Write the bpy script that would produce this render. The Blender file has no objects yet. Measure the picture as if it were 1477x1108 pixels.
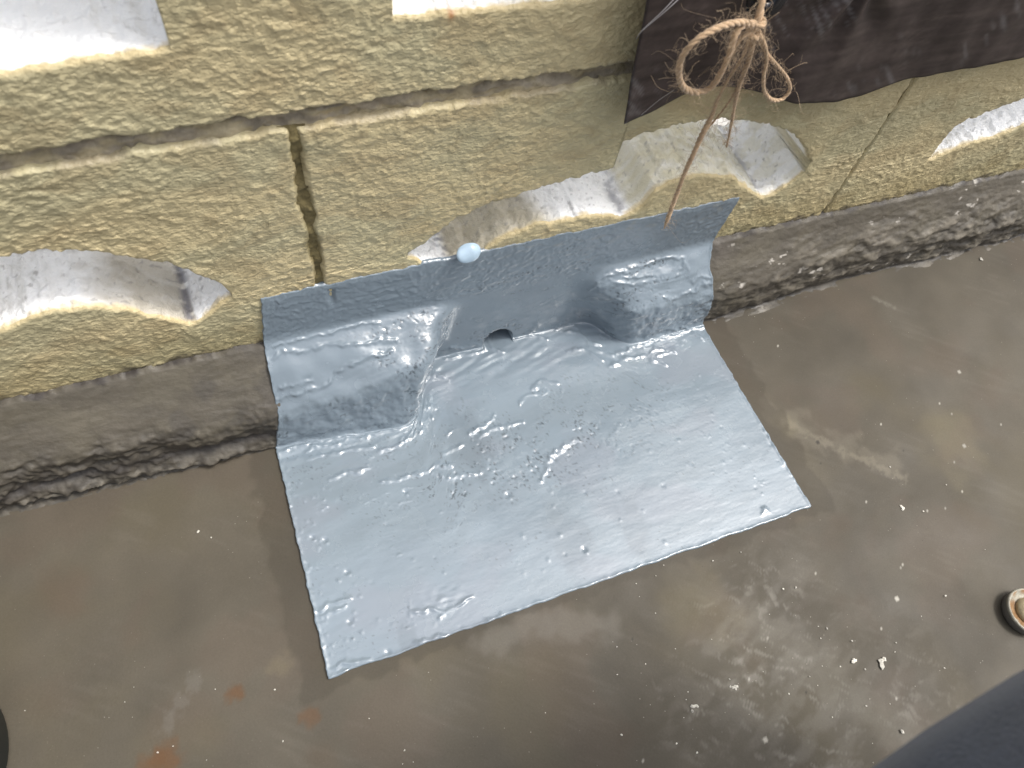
import bpy, math, random
import numpy as np
from mathutils import Vector
random.seed(7); rng = np.random.default_rng(7)
scene = bpy.context.scene
COL = scene.collection

# ------------------------------------------------------------------ camera, world, sun, exposure
CX, CY = 738.5, 554.0
v1 = np.array([3682., -979., 0.]); v2 = np.array([-825., -1988., 0.])
F = math.sqrt(-(v1[:2] @ v2[:2])); v1[2] = v2[2] = F
EX = v1 / np.linalg.norm(v1); EY = v2 / np.linalg.norm(v2); EZ = np.cross(EX, EY)
R = np.array([EX, EY, EZ])                     # world axes in camera terms
C = np.array([0., -.2818275, .477])            # half a metre above the floor

cam = bpy.data.objects.new('camera', bpy.data.cameras.new('camera')); COL.objects.link(cam)
right, down, fwd = R[:, 0], R[:, 1], R[:, 2]
from mathutils import Matrix
M4 = Matrix(((right[0], -down[0], -fwd[0], C[0]), (right[1], -down[1], -fwd[1], C[1]),
             (right[2], -down[2], -fwd[2], C[2]), (0, 0, 0, 1)))
cam.matrix_world = M4
cam.data.sensor_width = 36; cam.data.lens = F / 1477 * 36
cam.data.clip_start = .01; cam.data.clip_end = 200
cam.data.dof.use_dof = True; cam.data.dof.focus_distance = .50; cam.data.dof.aperture_fstop = 13
scene.camera = cam

SUN_EL, SUN_AZ = math.radians(62), math.radians(108)   # azimuth from +Y towards +X
w = bpy.data.worlds.new('World'); scene.world = w; w.use_nodes = True
nt = w.node_tree; nt.nodes.clear()
sk = nt.nodes.new('ShaderNodeTexSky'); sk.sky_type = 'NISHITA'; sk.sun_disc = False
sk.sun_elevation = SUN_EL; sk.sun_rotation = SUN_AZ; sk.air_density = 1.0; sk.dust_density = 4.0
hs = nt.nodes.new('ShaderNodeHueSaturation'); hs.inputs['Saturation'].default_value = .32
bg = nt.nodes.new('ShaderNodeBackground'); bg.inputs['Strength'].default_value = .14
wo = nt.nodes.new('ShaderNodeOutputWorld')
# veiled daylight: the sky brightens towards the zenith as an overcast sky does
tcw = nt.nodes.new('ShaderNodeTexCoord'); sep = nt.nodes.new('ShaderNodeSeparateXYZ'); mrw = nt.nodes.new('ShaderNodeMapRange')
mrw.inputs['From Min'].default_value = -.1; mrw.inputs['From Max'].default_value = 1; mrw.inputs['To Min'].default_value = .55; mrw.inputs['To Max'].default_value = 1.90
scw = nt.nodes.new('ShaderNodeVectorMath'); scw.operation = 'SCALE'
nt.links.new(tcw.outputs['Generated'], sep.inputs[0]); nt.links.new(sep.outputs['Z'], mrw.inputs['Value'])
nt.links.new(sk.outputs[0], hs.inputs['Color']); nt.links.new(hs.outputs[0], scw.inputs[0]); nt.links.new(mrw.outputs[0], scw.inputs['Scale'])
nt.links.new(scw.outputs[0], bg.inputs['Color'])
nt.links.new(bg.outputs[0], wo.inputs['Surface'])
sl = bpy.data.lights.new('sun', 'SUN'); sl.energy = 1.5; sl.angle = math.radians(10); sl.color = (1, .97, .92)
so = bpy.data.objects.new('sun', sl); COL.objects.link(so)
sd = Vector((math.sin(SUN_AZ) * math.cos(SUN_EL), math.cos(SUN_AZ) * math.cos(SUN_EL), math.sin(SUN_EL)))
so.rotation_euler = sd.to_track_quat('Z', 'Y').to_euler(); so.location = (0, -1, 3)
scene.view_settings.view_transform = 'Standard'; scene.view_settings.look = 'None'
scene.view_settings.gamma = 1; scene.view_settings.use_curve_mapping = False
scene.view_settings.exposure = 0.38
scene.render.resolution_x = 1024; scene.render.resolution_y = 768

# ------------------------------------------------------------------ survey helpers (known planes)
def ray(u, v): return R @ np.array([u - CX, v - CY, F])
def wall_at(u, v, y=0.):
    d = ray(u, v); return C + (y - C[1]) / d[1] * d
def floor_at(u, v, z=0.):
    d = ray(u, v); return C + (z - C[2]) / d[2] * d

# ------------------------------------------------------------------ noise
def perlin(x, y, seed=0):
    r = np.random.default_rng(seed); N = 256
    a = r.random((N, N)) * 2 * np.pi; gx, gy = np.cos(a), np.sin(a)
    xi = np.floor(x).astype(np.int64); yi = np.floor(y).astype(np.int64)
    xf = x - xi; yf = y - yi
    u = xf * xf * xf * (xf * (xf * 6 - 15) + 10); v = yf * yf * yf * (yf * (yf * 6 - 15) + 10)
    def g(i, j, dx, dy):
        ii = (xi + i) % N; jj = (yi + j) % N
        return gx[ii, jj] * dx + gy[ii, jj] * dy
    n00 = g(0, 0, xf, yf); n10 = g(1, 0, xf - 1, yf); n01 = g(0, 1, xf, yf - 1); n11 = g(1, 1, xf - 1, yf - 1)
    return 1.5 * ((n00 * (1 - u) + n10 * u) * (1 - v) + (n01 * (1 - u) + n11 * u) * v)
def fbm(x, y, o=4, seed=0, gain=.5):
    s = 0; a = 1
    for k in range(o):
        s = s + a * perlin(x * 2 ** k + 17.3 * k, y * 2 ** k - 9.1 * k, seed + k); a *= gain
    return s
def sst(a, b, x):
    t = np.clip((x - a) / (b - a), 0, 1); return t * t * (3 - 2 * t)
def mixc(a, b, t):
    return a * (1 - t[..., None]) + np.asarray(b) * t[..., None]
def blur(A, k, axis):
    n = int(k * 3) + 1; w_ = np.exp(-np.arange(-n, n + 1) ** 2 / (2 * k * k)); w_ /= w_.sum()
    pad = [(0, 0)] * A.ndim; pad[axis] = (n, n)
    # linear extrapolation at the ends keeps the borders in place
    B = np.pad(A, pad, mode='reflect', reflect_type='odd')
    out = np.zeros_like(A)
    for i, q in enumerate(w_):
        sl_ = [slice(None)] * A.ndim; sl_[axis] = slice(i, i + A.shape[axis]); out += q * B[tuple(sl_)]
    return out
def normals(P, flip=False):
    a = np.gradient(P, axis=1); b = np.gradient(P, axis=0)
    n = np.cross(a, b); n /= (np.linalg.norm(n, axis=2, keepdims=True) + 1e-12)
    return -n if flip else n

def stucco(x, z):
    """roller-applied textured coating: flattened drips and plates, metres of relief"""
    wx = x + .0034 * perlin(x / .014, z / .012, 11) + .0012 * perlin(x / .005, z / .0045, 14)
    wz = z + .0030 * perlin(x / .012, z / .011, 12) + .0010 * perlin(x / .0045, z / .004, 13)
    def layer(ang, sx, sz, seed):
        ca, sa = math.cos(ang), math.sin(ang)
        return perlin((wx * ca + wz * sa) / sx, (wz * ca - wx * sa) / sz, seed)
    turn = sst(-.12, .12, perlin(x / .05, z / .045, 30))
    a = layer(.45, .0120, .0072, 21) * turn + layer(-.25, .0110, .0070, 31) * (1 - turn)
    b = layer(.5, .0062, .0040, 22) * turn + layer(-.15, .0060, .0040, 32) * (1 - turn)
    c = perlin(wx / .022, wz / .015, 23); e = perlin(wx / .0034, wz / .0028, 28)
    dens = sst(-.30, .30, perlin(x / .035, z / .028, 24)); dens2 = sst(-.25, .25, perlin(x / .028, z / .022, 34))
    pl = .14 * sst(.0, .06, c) + .36 * sst(.03, .09, a) * (.35 + .65 * dens) + .44 * sst(.10, .17, b) * (.35 + .65 * dens2) + .42 * sst(.17, .25, e) * (1 - .6 * dens)
    worm = .32 * (1 - sst(.015, .055, np.abs(perlin(wx / .013, wz / .010, 27)))) * sst(0, .25, perlin(x / .03, z / .03, 29))
    fine = .05 * perlin(x / .0022, z / .0018, 25)
    return .00090 * (pl + worm + fine + .08 * b)

# ------------------------------------------------------------------ mesh helpers
def raw_mesh(name, V, Fq, cols=None, smooth=True, fl=None):
    me = bpy.data.meshes.new(name)
    V = np.asarray(V, dtype=np.float32).reshape(-1, 3); Fq = np.asarray(Fq, dtype=np.int32)
    k = Fq.shape[1]
    me.vertices.add(len(V)); me.vertices.foreach_set('co', V.ravel())
    me.loops.add(Fq.size); me.loops.foreach_set('vertex_index', Fq.ravel())
    me.polygons.add(len(Fq)); me.polygons.foreach_set('loop_start', np.arange(0, Fq.size, k, dtype=np.int32))
    me.polygons.foreach_set('loop_total', np.full(len(Fq), k, dtype=np.int32))
    me.polygons.foreach_set('use_smooth', np.full(len(Fq), smooth, dtype=bool))
    if cols is not None:
        c = np.ones((len(V), 4), dtype=np.float32); c[:, :3] = np.asarray(cols).reshape(-1, 3)
        at = me.color_attributes.new('Col', 'FLOAT_COLOR', 'POINT'); at.data.foreach_set('color', c.ravel())
    if fl is not None:
        for kx, arr in fl.items():
            at = me.attributes.new(kx, 'FLOAT', 'POINT'); at.data.foreach_set('value', np.asarray(arr, dtype=np.float32).ravel())
    me.update(calc_edges=True); me.validate()
    return me
def grid_faces(ny, nx, keep=None, flip=False):
    i = np.arange(ny * nx).reshape(ny, nx)
    f = np.stack([i[:-1, :-1], i[:-1, 1:], i[1:, 1:], i[1:, :-1]], -1)
    if flip: f = f[..., ::-1]
    f = f.reshape(-1, 4)
    return f if keep is None else f[keep.ravel()]
def link(name, me, m, parent=None):
    o = bpy.data.objects.new(name, me); COL.objects.link(o)
    if m: me.materials.append(m)
    if parent: o.parent = parent
    return o
def tag(o, label=None, cat=None, group=None, kind=None):
    if label: o['label'] = label
    if cat: o['category'] = cat
    if group: o['group'] = group
    if kind: o['kind'] = kind
    return o
def empty(name, loc=(0, 0, 0)):
    o = bpy.data.objects.new(name, None); COL.objects.link(o); o.location = loc; o.empty_display_size = .02; return o
def local(o, root):
    """put a child modelled in world coordinates under a root that has a location"""
    o.matrix_parent_inverse = Matrix.Translation(-Vector(root.location)); return o
def sheet(name, P, m, cols=None, parent=None, flip=False, keep=None, fl=None):
    ny, nx = P.shape[:2]
    return link(name, raw_mesh(name, P, grid_faces(ny, nx, keep, flip), cols, fl=fl), m, parent)

# ------------------------------------------------------------------ materials
def mat(name, base=(.5, .5, .5), rough=.5, attr=False, bumps=(), spec=.5, coat=0, coat_rough=.1, tint=None, rough_noise=None, sheen=0, metal=0, specks=False):
    m = bpy.data.materials.new(name); m.use_nodes = True
    n = m.node_tree.nodes; L = m.node_tree.links; b = n['Principled BSDF']
    b.inputs['Roughness'].default_value = rough; b.inputs['Specular IOR Level'].default_value = spec
    b.inputs['Coat Weight'].default_value = coat; b.inputs['Coat Roughness'].default_value = coat_rough
    b.inputs['Metallic'].default_value = metal; b.inputs['Sheen Weight'].default_value = sheen
    tc = n.new('ShaderNodeTexCoord')
    if attr:
        a = n.new('ShaderNodeAttribute'); a.attribute_name = 'Col'; src = a.outputs['Color']
    else:
        a = n.new('ShaderNodeRGB'); a.outputs[0].default_value = (*base, 1); src = a.outputs[0]
    for (sc, amt, det) in (tint or []):
        t = n.new('ShaderNodeTexNoise'); t.inputs['Scale'].default_value = sc; t.inputs['Detail'].default_value = det
        L.new(tc.outputs['Object'], t.inputs['Vector'])
        mr = n.new('ShaderNodeMapRange'); mr.inputs['From Min'].default_value = .25; mr.inputs['From Max'].default_value = .75
        mr.inputs['To Min'].default_value = 1 - amt; mr.inputs['To Max'].default_value = 1 + amt
        L.new(t.outputs['Fac'], mr.inputs['Value'])
        mx = n.new('ShaderNodeVectorMath'); mx.operation = 'SCALE'
        L.new(src, mx.inputs[0]); L.new(mr.outputs[0], mx.inputs['Scale']); src = mx.outputs[0]
    if specks:
        for (sc, th, col_, amt, nsc) in ((420, .14, (.42, .39, .33, 1), .75, 9), (300, .12, (.02, .018, .015, 1), .6, 7), (900, .22, (.20, .17, .13, 1), .5, 14)):
            vo = n.new('ShaderNodeTexVoronoi'); vo.inputs['Scale'].default_value = sc; L.new(tc.outputs['Object'], vo.inputs['Vector'])
            lt = n.new('ShaderNodeMapRange'); lt.inputs['From Min'].default_value = th; lt.inputs['From Max'].default_value = th * .6; L.new(vo.outputs['Distance'], lt.inputs['Value'])
            nz = n.new('ShaderNodeTexNoise'); nz.inputs['Scale'].default_value = nsc; nz.inputs['Detail'].default_value = 3; L.new(tc.outputs['Object'], nz.inputs['Vector'])
            sp = n.new('ShaderNodeSeparateColor'); L.new(vo.outputs['Color'], sp.inputs[0])
            gt_ = n.new('ShaderNodeMath'); gt_.operation = 'GREATER_THAN'; gt_.inputs[1].default_value = .93; L.new(sp.outputs[0], gt_.inputs[0])
            ml = n.new('ShaderNodeMath'); ml.operation = 'MULTIPLY'; L.new(lt.outputs[0], ml.inputs[0]); L.new(gt_.outputs[0], ml.inputs[1])
            m2 = n.new('ShaderNodeMapRange'); m2.inputs['From Min'].default_value = .45; m2.inputs['From Max'].default_value = .62; m2.inputs['To Max'].default_value = amt; L.new(nz.outputs['Fac'], m2.inputs['Value'])
            m3 = n.new('ShaderNodeMath'); m3.operation = 'MULTIPLY'; L.new(ml.outputs[0], m3.inputs[0]); L.new(m2.outputs[0], m3.inputs[1])
            mxc = n.new('ShaderNodeMix'); mxc.data_type = 'RGBA'; L.new(m3.outputs[0], mxc.inputs[0]); L.new(src, mxc.inputs[6]); mxc.inputs[7].default_value = col_; src = mxc.outputs[2]
    L.new(src, b.inputs['Base Color'])
    prev = None
    for (sc, dist, det, stretch) in bumps:
        mp = n.new('ShaderNodeMapping'); mp.inputs['Scale'].default_value = stretch
        L.new(tc.outputs['Object'], mp.inputs['Vector'])
        t = n.new('ShaderNodeTexNoise'); t.inputs['Scale'].default_value = sc; t.inputs['Detail'].default_value = det
        L.new(mp.outputs[0], t.inputs['Vector'])
        bp = n.new('ShaderNodeBump'); bp.inputs['Distance'].default_value = dist; bp.inputs['Strength'].default_value = 1
        L.new(t.outputs['Fac'], bp.inputs['Height'])
        if prev: L.new(prev.outputs[0], bp.inputs['Normal'])
        prev = bp
    if prev: L.new(prev.outputs[0], b.inputs['Normal'])
    if rough_noise:
        sc, lo, hi = rough_noise
        t = n.new('ShaderNodeTexNoise'); t.inputs['Scale'].default_value = sc; t.inputs['Detail'].default_value = 5
        L.new(tc.outputs['Object'], t.inputs['Vector'])
        mr = n.new('ShaderNodeMapRange'); mr.inputs['From Min'].default_value = .3; mr.inputs['From Max'].default_value = .7
        mr.inputs['To Min'].default_value = lo; mr.inputs['To Max'].default_value = hi
        L.new(t.outputs['Fac'], mr.inputs['Value']); L.new(mr.outputs[0], b.inputs['Roughness'])
    return m
M_wall = mat('textured_wall_paint', attr=True, rough=.42, bumps=((430, .0009, 2, (.8, 1, 1.5)), (1000, .0003, 2, (1, 1, 1))), tint=((60, .05, 3),), spec=.4)
M_mortar = mat('joint_mortar', attr=True, rough=.9, bumps=((300, .0015, 5, (1, 1, 1)),), tint=((180, .25, 4),))
M_fillet = mat('coated_mortar_fillet', attr=True, rough=.55, bumps=((240, .0009, 5, (.6, 1, 1)),), tint=((90, .10, 5), (420, .07, 3)), rough_noise=(60, .4, .75))
M_floor = mat('floor_coating', attr=True, specks=True, rough=.5, bumps=((500, .00012, 4, (1, 1, 1)), (60, .0004, 3, (1, 1, 1))), tint=((14, .05, 6), (900, .06, 2)), rough_noise=(22, .50, .70), spec=.22)
M_patch = mat('waterproof_coating', attr=True, coat=.55, coat_rough=.07, rough=.11, bumps=((150, .0003, 2, (.35, 1, 1)), (420, .00006, 2, (1, 1, 1))), tint=((30, .03, 4),), spec=.7, rough_noise=(45, .16, .32))
M_sheet = mat('brown_vinyl', attr=True, rough=.42, bumps=((700, .00010, 3, (.06, 1, 1)),), tint=((300, .15, 3),), spec=.35)
M_jute = mat('jute_fibre', (.50, .34, .20), .85, bumps=((1400, .0004, 3, (1, 1, .4)),), tint=((300, .35, 4),), sheen=.3)
M_hair = mat('jute_hair', (.42, .31, .20), .7)
M_blob = mat('pale_blue_coating', (.44, .57, .68), .10, coat=.6, coat_rough=.05)
M_denim = mat('dark_denim', (.030, .037, .052), .95, bumps=((900, .0004, 3, (1, 1, 1)),), tint=((35, .35, 4), (800, .3, 2)), sheen=.25)
M_rust = mat('rusty_metal', attr=True, rough=.6, bumps=((600, .0004, 5, (1, 1, 1)),), tint=((500, .2, 4),), metal=.25)
M_gasket = mat('grey_rubber', (.13, .12, .105), .6)
M_bucket = mat('dark_teal_plastic', (.006, .014, .017), .3)
M_black = mat('black_plastic', (.01, .01, .012), .25)
M_thread = mat('nylon_thread', (.45, .42, .42), .3)
M_debris = mat('pale_grit', (.55, .52, .45), .8, tint=((200, .5, 2),))
M_shoe = mat('dark_leather', (.02, .018, .016), .5)
M_skin = mat('skin', (.45, .26, .18), .5)

# ------------------------------------------------------------------ floor (one sheet, fine where the photograph looks)
def axis_pts(lo, hi, step, far_lo, far_hi):
    a = np.arange(lo, hi, step)
    l = [lo]; s = step
    while l[-1] > far_lo: s *= 1.5; l.append(l[-1] - s)
    h = [a[-1]]; s = step
    while h[-1] < far_hi: s *= 1.5; h.append(h[-1] + s)
    return np.array(l[1:][::-1] + list(a) + h[1:])
FLOOR = np.array([.082, .071, .053])
def blob_mask(X, Y, u, v, r, seed, soft=.5):
    p = floor_at(u, v)
    d = np.hypot(X - p[0], Y - p[1]) / r + .45 * fbm(X / r / .9, Y / r / .9, 3, seed)
    return 1 - sst(1 - soft, 1 + soft * .4, d)
def stroke_mask(X, Y, pts, wd, seed, rag=1.):
    """soft streak along a polyline given by its ends"""
    out = np.zeros_like(X)
    P = [floor_at(*p)[:2] for p in pts]
    for a, b in zip(P[:-1], P[1:]):
        ab = b - a; t = np.clip(((X - a[0]) * ab[0] + (Y - a[1]) * ab[1]) / (ab @ ab), 0, 1)
        d = np.hypot(X - a[0] - t * ab[0], Y - a[1] - t * ab[1]) / wd
        out = np.maximum(out, 1 - sst(.1, 1., d + rag * .5 * fbm(X / wd / 1.2, Y / wd / 1.2, 3, seed)))
    return out
fx = axis_pts(-.26, .80, .0014, -12, 12); fy = axis_pts(-.44, .004, .0014, -12, 12)
X, Y = np.meshgrid(fx, fy)
col = np.ones(X.shape + (3,)) * FLOOR
n1 = fbm(X / .16, Y / .16, 5, 40); n2 = fbm(X / .05 + .3 * n1, Y / .05, 5, 44); n3 = fbm((X + .4 * Y) / .09, (Y - .25 * X) / .018, 4, 47)
col *= (1 + .15 * n1 + .12 * n2 + .03 * n3)[..., None]
col *= np.array([1.04, 1.04, 1.04])
col = mixc(col, FLOOR * [1.16, 1.13, .98], .55 * sst(-.1, .6, fbm(X / .11 + 3, Y / .11, 4, 51)))
col = mixc(col, FLOOR * [1.18, 1.02, 1.0], .30 * sst(0, .5, fbm(X / .07 + 8, Y / .07, 4, 55)))
# scuffs and chalky drag marks
scr = sst(.12, .55, fbm((X * .8 + Y) / .006, (Y * .8 - X) / .05, 4, 60)) * sst(-.1, .4, fbm(X / .07, Y / .07, 3, 66))
zone = blob_mask(X, Y, 1180, 1000, .085, 70, .9) * .75 + blob_mask(X, Y, 1080, 960, .06, 71, .9)
wq = .02 * fbm(X / .05, Y / .05, 3, 62); scrn = fbm((X + Y) / .03, (Y - X * .5) / .012, 5, 63)
scr2 = sst(.0, .5, fbm((X - .9 * Y + wq) / .05, (Y + .9 * X + wq) / .0045, 5, 61)); scr3 = sst(-.1, .4, fbm((X - Y) / .02, (X + Y) / .01, 4, 64))
col = mixc(col, [.27, .25, .215], np.clip(.04 * scr + (.36 * scr2 * scr3 + .17 * sst(-.35, .5, scrn)) * np.clip(zone, 0, 1), 0, 1))
col = mixc(col, [.21, .185, .14], .4 * stroke_mask(X, Y, [(1130, 605), (1190, 640), (1300, 688)], .0045, 72, 2.) + .0)
col = mixc(col, [.16, .14, .105], .4 * stroke_mask(X, Y, [(1110, 590), (1200, 640), (1290, 670)], .014, 78, 1.6))
col = mixc(col, [.22, .19, .125], .3 * blob_mask(X, Y, 1135, 615, .012, 73, .9))
col = mixc(col, [.20, .185, .15], .35 * stroke_mask(X, Y, [(1260, 430), (1290, 445)], .003, 74))
col = mixc(col, [.17, .155, .125], .30 * stroke_mask(X, Y, [(1060, 890), (1200, 980), (1300, 1060)], .018, 75))
col = mixc(col, [.18, .165, .14], .32 * stroke_mask(X, Y, [(700, 930), (760, 900), (880, 900)], .014, 76))
col = mixc(col, [.17, .16, .14], .22 * stroke_mask(X, Y, [(235, 1050), (280, 980)], .006, 77, 1.8))
for (u, v, r, s_, a) in ((338, 1000, .0058, 80, 1.), (447, 1035, .0062, 81, .8), (240, 1092, .0095, 82, 1.), (222, 1100, .008, 88, .8), (100, 850, .02, 83, .12), (465, 1095, .012, 84, .15)):
    col = mixc(col, [.105, .054, .024], .75 * a * blob_mask(X, Y, u, v, r, s_, .6 if a > .5 else .9))
for (u, v, r, s_, a) in ((405, 960, .008, 85, .16), (1000, 880, .03, 86, .15), (1370, 640, .03, 87, .2)):
    col = mixc(col, [.24, .20, .11], a * blob_mask(X, Y, u, v, r, s_, .9))
# darker primer margin round the patch, old oily stains
def edge_band(x0, x1, y0, wd, sd):
    jx = .006 * fbm(X / .02, Y / .02, 3, sd)
    inside = (1 - sst(x1 + wd, x1 + wd + .004, X + jx)) * sst(x0 - wd - .004, x0 - wd, X + jx) * sst(y0 - .3 * wd - .003, y0 - .3 * wd, Y + jx)
    return inside
col = mixc(col, FLOOR * [.66, .64, .62], .50 * edge_band(-.031, .321, -.200, .018, 90))
for (u, v, r, a) in ((1395, 915, .03, .45), (1180, 880, .022, .28), (945, 905, .012, .25), (1130, 860, .02, .25), (705, 25, .1, 0)):
    if a: col = mixc(col, FLOOR * .55, a * blob_mask(X, Y, u, v, r, int(u), .9))
# specks
rs = np.random.default_rng(5)
for k in range(34):
    u = rs.uniform(0, 1477); v = rs.uniform(480, 1108)
    if k < 40: u = rs.uniform(900, 1450); v = rs.uniform(500, 1100)
    p = floor_at(u, v)
    if -.035 < p[0] < .325 and p[1] > -.205: continue
    if p[1] > -.04 or p[0] < -.25 or p[0] > .78 or p[1] < -.43: continue
    ix = np.searchsorted(fx, p[0]); iy = np.searchsorted(fy, p[1])
    dark = rs.random() < .25
    kk = 1 if rs.random() < .85 else 2
    c_ = np.array([.04, .035, .03]) if dark else np.array([.5, .47, .40]) * rs.uniform(.6, 1.1)
    col[iy:iy + kk, ix:ix + kk] = c_ * .8 + .2 * FLOOR
col = mixc(col, [.58, .56, .52], sst(.05, .09, Y))     # pale ground added unseen behind the wall to bounce light onto the sills
sm = sst(.8, 1.2, np.maximum(np.abs(X - .27) / .6, np.abs(Y + .2) / .4))
Zf = .0004 * perlin(X / .03, Y / .03, 91) * (1 - sm) + .0009 * perlin(X / .12, Y / .12, 92) * (1 - sm) \
    - .0022 * (1 - sst(0, .004, np.abs(Y + .03))) * 0
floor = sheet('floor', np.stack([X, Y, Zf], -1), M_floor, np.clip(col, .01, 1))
tag(floor, 'grey brown coated balcony floor with scuffs and rust stains', kind='structure')

# ------------------------------------------------------------------ block wall with through openings
YEL = np.array([.585, .490, .285]); YEL2 = np.array([.52, .46, .28])
WHITE = np.array([.90, .895, .88])
HOLE = (.1475, .004, .0128, .0155)            # drain: centre x, z and radii
THK_LOW, THK_UP = .046, .085
def curve(pts, y=0.):
    P = np.array([wall_at(u, v, y) for u, v in pts]); return P[:, 0], P[:, 2]
OPEN = {}
OPEN['low_left'] = (curve([(-140, 545), (-60, 505), (0, 478), (50, 456), (110, 444), (190, 447), (240, 460), (270, 466), (285, 465), (305, 450), (333, 428)]),
                    curve([(-140, 420), (-60, 390), (0, 372), (60, 364), (110, 363), (160, 367), (250, 384), (290, 398), (320, 411), (333, 424)]))
OPEN['low_mid'] = (curve([(589, 371), (612, 380), (640, 386), (655, 384), (680, 374), (720, 346), (770, 325), (850, 311), (895, 312), (908, 309), (925, 298), (945, 276), (968, 262), (1010, 252), (1060, 256), (1080, 272), (1098, 284), (1112, 282), (1140, 264), (1158, 250), (1169, 238)]),
                   curve([(589, 369), (604, 358), (625, 343), (650, 322), (700, 297), (780, 272), (884, 245), (888, 222), (898, 207), (930, 195), (985, 180), (1035, 172), (1075, 176), (1110, 181), (1145, 194), (1158, 208), (1169, 232)]))
OPEN['low_right'] = (curve([(1337, 232), (1345, 229), (1400, 206), (1440, 195), (1500, 172), (1620, 140), (1690, 150)]),
                     curve([(1332, 219), (1345, 206), (1390, 176), (1440, 157), (1500, 135), (1620, 90), (1690, 120)]))
def rect(x0, x1, z0, z1):
    return ((np.array([x0, x1]), np.array([z0, z0])), (np.array([x0, x1]), np.array([z1, z1])))
a = wall_at(246, 68); b = wall_at(0, 106); OPEN['up_left'] = ((np.array([-.33, b[0], a[0]]), np.array([b[2] - .001, b[2], a[2]])), (np.array([-.33, a[0]]), np.array([.39, .39])))
a = wall_at(569, 26); b = wall_at(800, 3); OPEN['up_mid'] = ((np.array([a[0], b[0], .37]), np.array([a[2], b[2], b[2] - .002])), (np.array([a[0], .37]), np.array([.39, .39])))
OPEN['up_right'] = rect(.475, .77, .285, .39)

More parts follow.
